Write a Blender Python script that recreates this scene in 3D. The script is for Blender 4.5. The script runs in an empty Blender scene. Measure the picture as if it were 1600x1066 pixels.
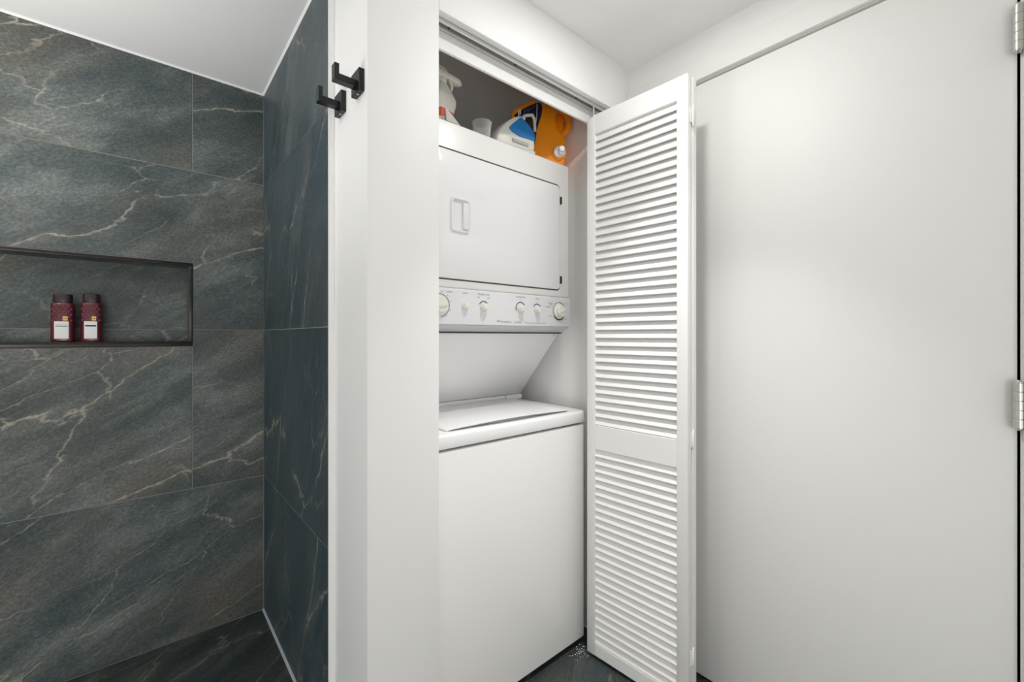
import bpy, bmesh, math, random
from mathutils import Vector, Matrix, Euler

random.seed(7)
C = bpy.context.scene.collection
SC = bpy.context.scene

# ------------------------------------------------------------------ camera
F_PX, HOR, CAMZ = 670.0, 526.0, 1.2
YAW = math.radians(40.66)
cam_d = bpy.data.cameras.new('camera')
cam_d.sensor_fit = 'HORIZONTAL'; cam_d.sensor_width = 36.0
cam_d.lens = F_PX / 1600 * 36.0
cam_d.shift_y = -(533.0 - HOR) / 1600
cam_d.clip_start = 0.02
cam = bpy.data.objects.new('camera', cam_d); C.objects.link(cam)
cam.location = (0, 0, CAMZ)
cam.rotation_euler = (math.pi / 2, 0, -YAW)
SC.camera = cam
AX, AY = math.sin(YAW), math.cos(YAW)

def at(px, row, y):
    """point of the plane y = const seen at a pixel of the 1600x1066 frame"""
    t = (px - 800) / F_PX
    wx, wy = AX + t * AY, AY - t * AX
    Z = y / wy
    return Vector((wx * Z, y, CAMZ + (HOR - row) / F_PX * Z))

# ------------------------------------------------------------------ world, lights, exposure
w = bpy.data.worlds.new('world'); SC.world = w; w.use_nodes = True
w.node_tree.nodes['Background'].inputs['Color'].default_value = (1, 1, 1, 1)
w.node_tree.nodes['Background'].inputs['Strength'].default_value = 0.3

def area(name, loc, energy, size, target=None, color=(1, 1, 1), shape='DISK', size_y=None):
    d = bpy.data.lights.new(name, 'AREA'); d.energy = energy; d.shape = shape; d.size = size
    if size_y: d.size_y = size_y
    d.color = color
    o = bpy.data.objects.new(name, d); C.objects.link(o); o.location = loc
    if target is not None:
        o.rotation_euler = (Vector(target) - Vector(loc)).to_track_quat('-Z', 'Y').to_euler()
    return o

area('downlight_closet', (0.95, 0.57, 2.262), 3.7, 0.09, color=(1, 0.985, 0.96))
area('downlight_closet_beam', (0.95, 0.57, 2.260), 3.6, 0.09, color=(1, 0.985, 0.96)).data.spread = math.radians(70)
area('downlight_shower', (-0.72, 0.85, 2.262), 4.0, 0.14, color=(1, 0.99, 0.97))
area('fill_left', (-1.20, -0.90, 0.95), 3.0, 1.2, target=(1.0, 0.9, 0.95), color=(0.98, 0.99, 1.0), shape='RECTANGLE', size_y=1.5)  # added soft fill from the left; no window is known there
area('fill_up_shower', (-0.95, 1.35, 1.30), 10.0, 0.3, target=(-0.62, 1.46, 2.2), color=(1, 0.99, 0.97)).data.spread = math.radians(140)  # added lamp without fixture, stands in for light bounced to the shower ceiling
area('fill_side_shower', (-1.24, 1.62, 0.80), 3.5, 0.7, target=(1.0, 1.62, 0.95), color=(0.95, 0.98, 1.0), shape='RECTANGLE', size_y=1.2)  # unseen fill added to brighten the shower ceiling
area('fill_rear', (-0.8, -1.70, 0.6), 18.5, 0.8, target=(-0.3, 1.0, 0.55), color=(1, 0.995, 0.98), shape='RECTANGLE', size_y=1.3)  # added fill from behind the camera, not a known window
area('fill_rear_low', (0.2, -1.70, 0.5), 8.0, 2.4, target=(0.2, 1.0, 0.5), color=(1, 0.995, 0.98), shape='RECTANGLE', size_y=0.9)  # added low wide fill behind the camera, lifts the lower walls

SC.view_settings.view_transform = 'Standard'
SC.view_settings.look = 'None'
SC.view_settings.gamma = 1.0
SC.view_settings.use_curve_mapping = False
SC.view_settings.exposure = 0.0
SC.cycles.max_bounces = 14
SC.cycles.diffuse_bounces = 8
SC.cycles.glossy_bounces = 5
SC.cycles.transmission_bounces = 8
SC.cycles.caustics_reflective = False
SC.cycles.caustics_refractive = False
SC.cycles.sample_clamp_indirect = 6.0

# ------------------------------------------------------------------ materials
def newmat(name):
    m = bpy.data.materials.new(name); m.use_nodes = True
    nt = m.node_tree
    return m, nt, nt.nodes['Principled BSDF']

def plain(name, col, rough=0.5, metal=0.0, spec=0.5, bump=0.0, bscale=60.0, var=0.0, vscale=3.0, coat=0.0):
    m, nt, b = newmat(name)
    b.inputs['Base Color'].default_value = (*col, 1)
    b.inputs['Roughness'].default_value = rough
    b.inputs['Metallic'].default_value = metal
    b.inputs['Specular IOR Level'].default_value = spec
    b.inputs['Coat Weight'].default_value = coat
    tc = nt.nodes.new('ShaderNodeTexCoord')
    if var > 0:
        n = nt.nodes.new('ShaderNodeTexNoise'); n.inputs['Scale'].default_value = vscale; n.inputs['Detail'].default_value = 4
        nt.links.new(tc.outputs['Object'], n.inputs['Vector'])
        mx = nt.nodes.new('ShaderNodeMix'); mx.data_type = 'RGBA'
        mx.inputs['A'].default_value = (*[c * (1 - var) for c in col], 1)
        mx.inputs['B'].default_value = (*[min(1, c * (1 + var)) for c in col], 1)
        nt.links.new(n.outputs['Fac'], mx.inputs['Factor'])
        nt.links.new(mx.outputs['Result'], b.inputs['Base Color'])
    if bump > 0:
        n2 = nt.nodes.new('ShaderNodeTexNoise'); n2.inputs['Scale'].default_value = bscale; n2.inputs['Detail'].default_value = 3
        nt.links.new(tc.outputs['Object'], n2.inputs['Vector'])
        bp = nt.nodes.new('ShaderNodeBump'); bp.inputs['Strength'].default_value = bump; bp.inputs['Distance'].default_value = 0.002
        nt.links.new(n2.outputs['Fac'], bp.inputs['Height'])
        nt.links.new(bp.outputs['Normal'], b.inputs['Normal'])
    return m

def slate(name, gain=1.0, angle=35.0, blue=0.35, stretch=(1.0, 3.2)):
    m, nt, b = newmat(name)
    N, L = nt.nodes, nt.links
    tc = N.new('ShaderNodeTexCoord'); oi = N.new('ShaderNodeObjectInfo')
    mul = N.new('ShaderNodeMath'); mul.operation = 'MULTIPLY'; mul.inputs[1].default_value = 41.0
    L.new(oi.outputs['Random'], mul.inputs[0])
    cmb = N.new('ShaderNodeCombineXYZ'); L.new(mul.outputs[0], cmb.inputs['X']); L.new(mul.outputs[0], cmb.inputs['Z'])
    rot = N.new('ShaderNodeVectorRotate'); rot.rotation_type = 'Z_AXIS'; rot.inputs['Angle'].default_value = -math.radians(angle)
    L.new(tc.outputs['Object'], rot.inputs['Vector'])
    sc = N.new('ShaderNodeVectorMath'); sc.operation = 'MULTIPLY'; sc.inputs[1].default_value = (stretch[0], stretch[1], 1.0)
    L.new(rot.outputs['Vector'], sc.inputs[0])
    add = N.new('ShaderNodeVectorMath'); add.operation = 'ADD'
    L.new(sc.outputs['Vector'], add.inputs[0]); L.new(cmb.outputs['Vector'], add.inputs[1])
    P = add.outputs['Vector']
    def noise(scale, detail=6.0, rough=0.6, dist=0.0, vec=P, off=None):
        n = N.new('ShaderNodeTexNoise'); n.inputs['Scale'].default_value = scale; n.inputs['Detail'].default_value = detail
        n.inputs['Roughness'].default_value = rough; n.inputs['Distortion'].default_value = dist
        v = vec
        if off:
            a2 = N.new('ShaderNodeVectorMath'); a2.operation = 'ADD'; a2.inputs[1].default_value = off
            L.new(vec, a2.inputs[0]); v = a2.outputs['Vector']
        L.new(v, n.inputs['Vector']); return n.outputs['Fac']
    def ramp(fac, stops):
        r = N.new('ShaderNodeValToRGB'); L.new(fac, r.inputs['Fac'])
        el = r.color_ramp.elements
        while len(el) < len(stops): el.new(0.5)
        for e, (p, c) in zip(el, stops): e.position = p; e.color = (*c, 1)
        return r.outputs['Color']
    def mix(fac, a, bb, mode='MIX'):
        x = N.new('ShaderNodeMix'); x.data_type = 'RGBA'; x.blend_type = mode
        if isinstance(fac, float): x.inputs['Factor'].default_value = fac
        else: L.new(fac, x.inputs['Factor'])
        for k, v in (('A', a), ('B', bb)):
            if isinstance(v, tuple): x.inputs[k].default_value = (*v, 1)
            else: L.new(v, x.inputs[k])
        return x.outputs['Result']
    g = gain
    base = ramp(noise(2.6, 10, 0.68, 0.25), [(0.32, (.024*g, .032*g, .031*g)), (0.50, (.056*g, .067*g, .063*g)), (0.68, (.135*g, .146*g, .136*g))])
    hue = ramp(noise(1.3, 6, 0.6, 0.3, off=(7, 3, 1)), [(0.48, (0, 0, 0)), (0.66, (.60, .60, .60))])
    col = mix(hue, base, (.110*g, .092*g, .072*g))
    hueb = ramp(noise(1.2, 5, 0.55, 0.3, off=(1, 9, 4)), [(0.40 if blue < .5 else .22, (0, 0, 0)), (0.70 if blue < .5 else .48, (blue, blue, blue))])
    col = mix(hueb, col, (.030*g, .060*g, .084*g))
    # fine speckle, slightly drawn out along the cleft
    raw = N.new('ShaderNodeVectorMath'); raw.operation = 'MULTIPLY'; raw.inputs[1].default_value = (1.0, 1.6, 1.0)
    L.new(rot.outputs['Vector'], raw.inputs[0])
    fine = noise(85, 7, 0.9, 0.0, vec=raw.outputs['Vector'])
    col = mix(1.0, col, ramp(fine, [(0.30, (.30, .31, .32)), (0.5, (1, 1, 1)), (0.70, (2.3, 2.3, 2.2))]), 'MULTIPLY')
    # hairline veins: broken, slightly crooked cracks of even width
    def vein(scale, width, off, maskscale, lo, hi, warp=0.10):
        nz = N.new('ShaderNodeTexNoise'); nz.inputs['Scale'].default_value = 3.2; nz.inputs['Detail'].default_value = 7; nz.inputs['Roughness'].default_value = 0.62
        L.new(P, nz.inputs['Vector'])
        sb = N.new('ShaderNodeVectorMath'); sb.operation = 'SUBTRACT'; sb.inputs[1].default_value = (.5, .5, .5); L.new(nz.outputs['Color'], sb.inputs[0])
        sl = N.new('ShaderNodeVectorMath'); sl.operation = 'SCALE'; sl.inputs['Scale'].default_value = warp * 2; L.new(sb.outputs['Vector'], sl.inputs[0])
        ad = N.new('ShaderNodeVectorMath'); ad.operation = 'ADD'; L.new(P, ad.inputs[0]); L.new(sl.outputs['Vector'], ad.inputs[1])
        of = N.new('ShaderNodeVectorMath'); of.operation = 'ADD'; of.inputs[1].default_value = off; L.new(ad.outputs['Vector'], of.inputs[0])
        vo = N.new('ShaderNodeTexVoronoi'); vo.feature = 'DISTANCE_TO_EDGE'; vo.inputs['Scale'].default_value = scale
        L.new(of.outputs['Vector'], vo.inputs['Vector'])
        v = ramp(vo.outputs['Distance'], [(0.0, (1, 1, 1)), (width * .4, (.75, .75, .75)), (width, (0, 0, 0))])
        mk = ramp(noise(maskscale, 4, 0.6, 0, off=(off[1], off[0], 5)), [(lo, (0, 0, 0)), (hi, (1, 1, 1))])
        brk = ramp(noise(22, 3, 0.6, 0, off=(off[1], off[0], 9)), [(.34, (.35, .35, .35)), (.55, (1, 1, 1))])
        return mix(1.0, mix(1.0, v, mk, 'MULTIPLY'), brk, 'MULTIPLY')
    v1 = vein(1.15, 0.0085, (2, 5, 0), 1.4, 0.43, 0.53, .16)
    v2 = vein(2.0, 0.0090, (12, 4, 2), 1.7, 0.47, 0.58, .12)
    wide = vein(1.15, 0.050, (2, 5, 0), 1.4, 0.45, 0.62, .16)
    col = mix(mix(1.0, wide, (.30, .30, .30), 'MULTIPLY'), col, (.150*g, .138*g, .112*g))
    col = mix(mix(1.0, v1, (.85, .85, .85), 'MULTIPLY'), col, (.33*g, .305*g, .25*g))
    col = mix(mix(1.0, v2, (.60, .60, .60), 'MULTIPLY'), col, (.31*g, .29*g, .245*g))
    L.new(col, b.inputs['Base Color'])
    b.inputs['Roughness'].default_value = 0.42
    b.inputs['Specular IOR Level'].default_value = 0.45
    h1 = noise(26, 6, 0.65, 0.5)
    hm = N.new('ShaderNodeMath'); hm.operation = 'MULTIPLY_ADD'; hm.inputs[1].default_value = 0.35
    L.new(fine, hm.inputs[0]); L.new(h1, hm.inputs[2])
    bp = N.new('ShaderNodeBump'); bp.inputs['Strength'].default_value = 0.55; bp.inputs['Distance'].default_value = 0.004
    L.new(hm.outputs[0], bp.inputs['Height']); L.new(bp.outputs['Normal'], b.inputs['Normal'])
    return m

M = {}
M['wall'] = plain('white_wall_paint', (.86, .855, .845), 0.55, bump=0.10, bscale=45, var=0.012, vscale=2.5)
M['ceil'] = plain('ceiling_paint', (.91, .905, .895), 0.7, bump=0.08, bscale=40)
M['door'] = plain('door_enamel', (.83, .825, .805), 0.52, spec=0.35, bump=0.04, bscale=12, var=0.008, vscale=3)
M['louver'] = plain('louver_enamel', (.82, .815, .80), 0.38, bump=0.06, bscale=40)
M['enamel'] = plain('appliance_enamel', (.86, .86, .865), 0.28, bump=0.03, bscale=8)
M['enamel_warm'] = plain('aged_appliance_enamel', (.85, .845, .825), 0.30, bump=0.03, bscale=8)
M['panelwhite'] = plain('control_panel_plastic', (.80, .80, .815), 0.35)
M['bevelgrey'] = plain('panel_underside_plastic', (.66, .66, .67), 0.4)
M['cream'] = plain('cream_knob_plastic', (.80, .785, .72), 0.35)
M['gap'] = plain('dark_gap', (.03, .03, .03), 0.8)
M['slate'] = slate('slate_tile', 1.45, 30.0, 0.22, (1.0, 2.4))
M['slate_side'] = slate('slate_tile_side', 1.0, 62.0, 0.62, (1.0, 2.6))  # darker copy of the tile; bluish daylight sheen mixed into its colour
M['slate_floor'] = slate('slate_floor_tile', 0.75, 30.0, 0.4)
M['grout'] = plain('grey_grout', (.26, .26, .25), 0.85, var=0.25, vscale=6)
M['caulk'] = plain('white_caulk', (.88, .88, .87), 0.5)
M['graphite'] = plain('black_metal_trim', (.035, .03, .028), 0.28, metal=0.6)
M['hook'] = plain('matte_black_metal', (.010, .011, .012), 0.38, metal=0.2)
M['track'] = plain('painted_track', (.72, .72, .70), 0.35, metal=0.3)
M['nickel'] = plain('brushed_nickel', (.62, .60, .55), 0.33, metal=0.9, var=0.08, vscale=30)
M['maroon'] = plain('maroon_bottle_plastic', (.11, .006, .016), 0.30, coat=0.2)
M['cap'] = plain('dark_brown_cap', (.030, .012, .014), 0.35)
M['paper'] = plain('white_label', (.86, .86, .85), 0.5)
M['yellow'] = plain('yellow_label', (.85, .55, .12), 0.5)
M['print'] = plain('grey_print', (.20, .21, .23), 0.6)
M['printdk'] = plain('navy_print', (.03, .05, .08), 0.6)
M['orange'] = plain('orange_plastic', (.95, .31, .002), 0.38, spec=0.4)
M['navy'] = plain('navy_label', (.008, .012, .05), 0.4)
M['bluetank'] = plain('blue_tank_plastic', (.012, .20, .56), 0.22)
M['ironwhite'] = plain('ivory_iron_plastic', (.74, .72, .66), 0.35)
M['steel'] = plain('steel', (.6, .6, .6), 0.3, metal=0.9)
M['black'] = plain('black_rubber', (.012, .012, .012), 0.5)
M['spraycream'] = plain('cream_spray_plastic', (.86, .83, .74), 0.4)
M['spraywhite'] = plain('cloudy_bottle_plastic', (.80, .78, .72), 0.35)
M['red'] = plain('red_label', (.62, .085, .045), 0.45)
M['scrap'] = plain('grey_paper', (.55, .55, .52), 0.7)
M['crumb'] = plain('white_crumb', (.75, .75, .72), 0.8)
M['whiteplastic'] = plain('white_cap_plastic', (.92, .92, .91), 0.3)
mc, nt, b = newmat('clear_plastic'); M['clear'] = mc
b.inputs['Base Color'].default_value = (.75, .77, .77, 1); b.inputs['Roughness'].default_value = 0.12
tr = nt.nodes.new('ShaderNodeBsdfTransparent'); mxs = nt.nodes.new('ShaderNodeMixShader'); lw = nt.nodes.new('ShaderNodeLayerWeight')
lw.inputs['Blend'].default_value = 0.35
mth = nt.nodes.new('ShaderNodeMath'); mth.operation = 'MULTIPLY_ADD'; mth.inputs[1].default_value = 0.65; mth.inputs[2].default_value = 0.10
nt.links.new(lw.outputs['Facing'], mth.inputs[0]); nt.links.new(mth.outputs[0], mxs.inputs['Fac'])
nt.links.new(tr.outputs[0], mxs.inputs[1]); nt.links.new(b.outputs[0], mxs.inputs[2])
nt.links.new(mxs.outputs[0], nt.nodes['Material Output'].inputs['Surface'])
M['closet'] = plain('closet_wall_paint', (.91, .905, .89), 0.6, bump=0.1, bscale=45)

# ------------------------------------------------------------------ mesh helpers
def box(bm, x0, x1, y0, y1, z0, z1):
    vs = [bm.verts.new((x, y, z)) for z in (z0, z1) for y in (y0, y1) for x in (x0, x1)]
    for f in ((0, 2, 3, 1), (4, 5, 7, 6), (0, 1, 5, 4), (2, 6, 7, 3), (0, 4, 6, 2), (1, 3, 7, 5)):
        bm.faces.new([vs[i] for i in f])
    return vs

def prism(bm, pts, axis, a0, a1):
    """closed polygon pts (2D) extruded along an axis: 'x' pts=(y,z), 'y' pts=(x,z), 'z' pts=(x,y)"""
    def p3(p, a):
        return (a, p[0], p[1]) if axis == 'x' else (p[0], a, p[1]) if axis == 'y' else (p[0], p[1], a)
    lo = [bm.verts.new(p3(p, a0)) for p in pts]; hi = [bm.verts.new(p3(p, a1)) for p in pts]
    n = len(pts)
    bm.faces.new(lo); bm.faces.new(list(reversed(hi)))
    for i in range(n):
        bm.faces.new((lo[i], hi[i], hi[(i + 1) % n], lo[(i + 1) % n]))
    return lo + hi

def lathe(bm, prof, n=24, c=(0, 0, 0), axis='z', caps=True):
    """prof: list of (r, h)"""
    rings = []
    for r, h in prof:
        ring = []
        for i in range(n):
            a = 2 * math.pi * i / n
            u, v = r * math.cos(a), r * math.sin(a)
            p = (u, v, h) if axis == 'z' else (u, h, v) if axis == 'y' else (h, u, v)
            ring.append(bm.verts.new((p[0] + c[0], p[1] + c[1], p[2] + c[2])))
        rings.append(ring)
    for a, b_ in zip(rings, rings[1:]):
        for i in range(n):
            bm.faces.new((a[i], a[(i + 1) % n], b_[(i + 1) % n], b_[i]))
    if caps:
        bm.faces.new(list(reversed(rings[0]))); bm.faces.new(rings[-1])
    return rings

def loft(bm, rings, caps=True):
    vr = [[bm.verts.new(p) for p in r] for r in rings]
    n = len(vr[0])
    for a, b_ in zip(vr, vr[1:]):
        for i in range(n):
            bm.faces.new((a[i], a[(i + 1) % n], b_[(i + 1) % n], b_[i]))
    if caps:
        bm.faces.new(list(reversed(vr[0]))); bm.faces.new(vr[-1])
    return vr

def sellipse(a, b_, z, n=28, p=3.0, c=(0, 0)):
    out = []
    for i in range(n):
        t = 2 * math.pi * i / n
        ct, st = math.cos(t), math.sin(t)
        out.append((c[0] + a * abs(ct) ** (2 / p) * (1 if ct >= 0 else -1), c[1] + b_ * abs(st) ** (2 / p) * (1 if st >= 0 else -1), z))
    return out

def tube(bm, pts, r, n=10):
    pts = [Vector(p) for p in pts]; rings = []
    up = Vector((0.13, 0.21, 0.97)).normalized()
    for i, p in enumerate(pts):
        d = (pts[min(i + 1, len(pts) - 1)] - pts[max(i - 1, 0)]).normalized()
        s = d.cross(up).normalized(); t = s.cross(d).normalized()
        rr = r[i] if isinstance(r, (list, tuple)) else r
        rings.append([p + s * rr * math.cos(2 * math.pi * k / n) + t * rr * math.sin(2 * math.pi * k / n) for k in range(n)])
    loft(bm, rings)

def bev(bm, w_, seg=2, ang=30):
    bmesh.ops.recalc_face_normals(bm, faces=bm.faces)
    es = [e for e in bm.edges if len(e.link_faces) == 2 and e.calc_face_angle(0) > math.radians(ang)]
    bmesh.ops.bevel(bm, geom=es, offset=w_, segments=seg, profile=0.5, affect='EDGES', clamp_overlap=True)

def finish(me, smooth=True, ang=35):
    if smooth:
        for p in me.polygons: p.use_smooth = True
        me.set_sharp_from_angle(angle=math.radians(ang))

def wloc(o):
    v = Vector((0, 0, 0))
    while o is not None:
        v += o.location; o = o.parent
    return v

def obj(name, bm, mat, parent=None, local=False, smooth=True, origin=None, ang=35):
    """links a bmesh as one object; geometry is in world coordinates unless local"""
    bmesh.ops.recalc_face_normals(bm, faces=bm.faces)
    me = bpy.data.meshes.new(name)
    if local:
        bm.to_mesh(me); bm.free(); o = bpy.data.objects.new(name, me)
    else:
        if origin is None:
            xs = [v.co for v in bm.verts]
            origin = Vector([(min(c[i] for c in xs) + max(c[i] for c in xs)) / 2 for i in range(3)])
        origin = Vector(origin)
        bmesh.ops.translate(bm, verts=bm.verts, vec=-origin)
        bm.to_mesh(me); bm.free(); o = bpy.data.objects.new(name, me)
        o.location = origin - (wloc(parent) if parent else Vector((0, 0, 0)))
    finish(me, smooth, ang)
    me.materials.append(mat)
    if parent: o.parent = parent
    C.objects.link(o)
    return o

def tag(o, label=None, cat=None, group=None, kind=None):
    if label: o['label'] = label
    if cat: o['category'] = cat
    if group: o['group'] = group
    if kind: o['kind'] = kind
    return o

def empty(name, loc, rz=0.0, parent=None):
    o = bpy.data.objects.new(name, None); o.empty_display_size = 0.05
    o.location = loc; o.rotation_euler = (0, 0, rz)
    if parent: o.parent = parent
    C.objects.link(o); return o

def bxo(name, dims, mat, parent=None, bevel=0.0, seg=2):
    bm = bmesh.new(); box(bm, *dims)
    if bevel: bev(bm, bevel, seg)
    return obj(name, bm, mat, parent)

# ------------------------------------------------------------------ key dimensions
CEIL, SHC, SHF = 2.267, 2.230, 0.039
XT, XP, XR = 0.388, 0.404, 1.485         # tile face, partition face, right wall
XO = 0.6014                              # left jamb of the closet opening
YF, YB, YE = 1.0, 2.074, 1.229           # closet front, shower back wall, tile edge
CB, CRX = 1.86, 1.382                     # closet back and right wall
XL, YN = -1.25, -1.75

# ------------------------------------------------------------------ setting
S = 'structure'
f = bxo('floor', (XL - .1, XR + .6, YN - .1, YB + .2, -0.08, -0.010), M['grout'])
tag(f, 'dark slate tiled floor in front of the washer', 'floor', kind=S)
def floor_tile(x0, x1, y0, y1, z, par, mat):
    bm = bmesh.new(); box(bm, -(x1 - x0) / 2, (x1 - x0) / 2, -(y1 - y0) / 2, (y1 - y0) / 2, -0.010, 0); bev(bm, 0.0008, 1)
    o = obj('tile', bm, mat, par, local=True)
    o.location = Vector(((x0 + x1) / 2, (y0 + y1) / 2, z)) - wloc(par); return o
for i in range(3):
    for j in range(4):
        x0, y0 = XL + i * 0.93, -1.6 + j * 0.61 + (0.0)
        if y0 > 1.1: continue
        x1 = x0 + 0.927
        floor_tile(x0, x1, y0, y0 + 0.607, 0.0, f, M['slate_floor'])
floor_tile(XL + .93 * 2, XL + .93 * 2 + .927, .84, 1.447, 0.0, f, M['slate_floor'])
floor_tile(XO, XR, 1.45, CB, 0.0, f, M['slate_floor'])

sf = bxo('floor_shower', (XL, XT + .004, 1.20, YB + .004, -0.0098, SHF - 0.0105), M['grout'])
tag(sf, 'raised dark slate shower floor below the niche wall', 'floor', kind=S)
floor_tile(XL, -0.32, 1.21, YB - .002, SHF, sf, M['slate_floor'])
floor_tile(-0.317, XT - .003, 1.21, YB - .002, SHF, sf, M['slate_floor'])

bm = bmesh.new()
box(bm, XL - .1, XR + .15, YN - .1, YF + .1, CEIL, CEIL + .08)
c = obj('ceiling', bm, M['ceil']); tag(c, 'white painted ceiling above the louvered closet door', 'ceiling', kind=S)
c2 = bxo('ceiling_shower', (XL - .1, XT + .1, YE + .02, YB + .15, SHC, CEIL + .08), M['ceil'])
tag(c2, 'white painted shower ceiling over the dark tiles', 'ceiling', kind=S)
c3 = bxo('ceiling_closet', (XO - .01, CRX + .1, YF + .1, CB + .1, CEIL, CEIL + .08), M['ceil'])
tag(c3, 'shaded closet ceiling above the dryer', 'ceiling', kind=S)

# --- shower back wall with niche
NX0, NX1, NZ0, NZ1 = -0.95, 0.145, 1.163, 1.485
def slab_hole(bm, x0, x1, z0, z1, hx0, hx1, hz0, hz1, y0, y1):
    o = [(x0, z0), (x1, z0), (x1, z1), (x0, z1)]; h = [(hx0, hz0), (hx1, hz0), (hx1, hz1), (hx0, hz1)]
    V = [[bm.verts.new((p[0], y, p[1])) for p in q] for q in (o, h) for y in (y0, y1)]
    of, ob, hf, hb = V
    for i in range(4):
        j = (i + 1) % 4
        bm.faces.new((of[i], of[j], hf[j], hf[i])); bm.faces.new((ob[i], hb[i], hb[j], ob[j]))
        bm.faces.new((of[i], ob[i], ob[j], of[j])); bm.faces.new((hf[i], hf[j], hb[j], hb[i]))
bm = bmesh.new()
slab_hole(bm, XL - .1, XT + .02, 0.0, CEIL, NX0, NX1, NZ0, NZ1, YB + .0015, YB + .18)
wb = obj('wall_back', bm, M['grout'], smooth=False)
tag(wb, 'dark slate tiled shower wall with the recessed niche', 'wall', kind=S)
G = 0.0015
def wall_tile(pts, par, facing, mat):
    """a tile of the back wall ('y': pts are x,z) or of the side wall ('x': pts are y,z); its own local frame is u, v, normal"""
    us = [p[0] for p in pts]; vs = [p[1] for p in pts]
    cu, cv = (min(us) + max(us)) / 2, (min(vs) + max(vs)) / 2
    bm = bmesh.new(); prism(bm, [(u - cu, v - cv) for u, v in pts], 'z', -0.0095, 0.0); bev(bm, 0.0007, 1)
    o = obj('tile', bm, mat, par, local=True)
    if facing == 'y':
        o.rotation_euler = (math.pi / 2, 0, 0); p = Vector((cu, YB, cv))
    else:
        o.rotation_euler = (math.pi / 2, 0, -math.pi / 2)     # u runs along -y
        p = Vector((XT, cu, cv))
    o.location = p - wloc(par)
    return o
def rect(u0, u1, v0, v1): return [(u0 + G, v0 + G), (u1 - G, v0 + G), (u1 - G, v1 - G), (u0 + G, v1 - G)]
Z1, Z2, Z3 = 0.609, 1.227, 1.843
XJ, XH = 0.143, -0.467
ft = 0.002
wall_tile(rect(XL, XJ, Z3, SHC - .001), wb, 'y', M['slate'])
wall_tile(rect(XJ, XT - .001, Z3, SHC - .001), wb, 'y', M['slate'])
wall_tile([(XH + G, NZ1 + ft), (NX1 + ft, NZ1 + ft), (NX1 + ft, Z2 + G), (XT - .001, Z2 + G), (XT - .001, Z3 - G), (XH + G, Z3 - G)], wb, 'y', M['slate'])
wall_tile([(XL, NZ1 + ft), (XH - G, NZ1 + ft), (XH - G, Z3 - G), (XL, Z3 - G)], wb, 'y', M['slate'])
wall_tile([(NX0, Z1 + G), (XJ - G, Z1 + G), (XJ - G, NZ0 - ft), (NX0, NZ0 - ft)], wb, 'y', M['slate'])
wall_tile([(XJ + G, Z1 + G), (XT - .001, Z1 + G), (XT - .001, Z2 - G), (NX1 + ft, Z2 - G), (NX1 + ft, NZ0), (XJ + G, NZ0)], wb, 'y', M['slate'])
wall_tile(rect(XH, XT - .001, SHF, Z1), wb, 'y', M['slate'])
wall_tile(rect(XL, XH, SHF, Z1), wb, 'y', M['slate'])
ND = YB + .090
def niche_tile(x0, x1, z0, z1):
    bm = bmesh.new(); box(bm, -(x1 - x0) / 2, (x1 - x0) / 2, -(z1 - z0) / 2, (z1 - z0) / 2, -0.009, 0); bev(bm, 0.0006, 1)
    o = obj('tile', bm, M['slate'], wb, local=True); o.rotation_euler = (math.pi / 2, 0, 0)
    o.location = Vector(((x0 + x1) / 2, ND, (z0 + z1) / 2)) - wloc(wb)
NI0, NI1 = NZ0 + .018, NZ1 - .012
bxo('niche_backing', (NX0 - .02, NX1 + .01, ND + .0015, ND + .03, NZ0 - .02, NZ1 + .02), M['grout'], wb)
niche_tile(NX0, NX1 - .011, NI0, Z2 - G); niche_tile(NX0, NX1 - .011, Z2 + G, NI1)
bm = bmesh.new(); box(bm, NX0, NX1 - .001, YB + .010, ND + .09, NZ0 + .001, NI0)
obj('niche_shelf', bm, M['slate'], wb)
bm = bmesh.new(); box(bm, NX0, NX1 - .001, YB + .010, ND + .09, NI1, NZ1 - .001)
obj('niche_top', bm, M['slate'], wb)
bm = bmesh.new(); box(bm, NX1 - .011, NX1 - .0005, YB + .010, ND + .09, NI0, NI1)
obj('niche_side', bm, M['slate'], wb)
for nm, d in (('niche_trim', (NX0, NX1, YB - .0025, YB + .012, NI1, NZ1)), ('niche_trim', (NX0, NX1, YB - .0025, YB + .012, NZ0, NI0)),
              ('niche_trim', (NX1 - .011, NX1, YB - .0025, YB + .012, NI0, NI1))):
    bxo(nm, d, M['graphite'], wb, 0.0015)

# --- partition between shower and closet
bm = bmesh.new()
prism(bm, [(XP, YF), (XO, YF), (XO, YB + .1), (XT + .0110, YB + .1), (XT + .0110, YE + .004), (XP, YE + .004)], 'z', 0.0, CEIL)
bev(bm, 0.003, 2)
wm = obj('wall_middle', bm, M['wall'])
tag(wm, 'white partition end between the dark shower and the closet', 'wall', kind=S)
bm = bmesh.new(); box(bm, XT + .0015, XT + .0115, YE + .006, YB + .05, 0.0, CEIL)
obj('grout_bed', bm, M['grout'], wm)
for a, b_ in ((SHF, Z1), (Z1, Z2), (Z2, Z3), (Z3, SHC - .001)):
    wall_tile(rect(YE + .004, YB - .001, a, b_), wm, 'x', M['slate_side'])
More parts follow.
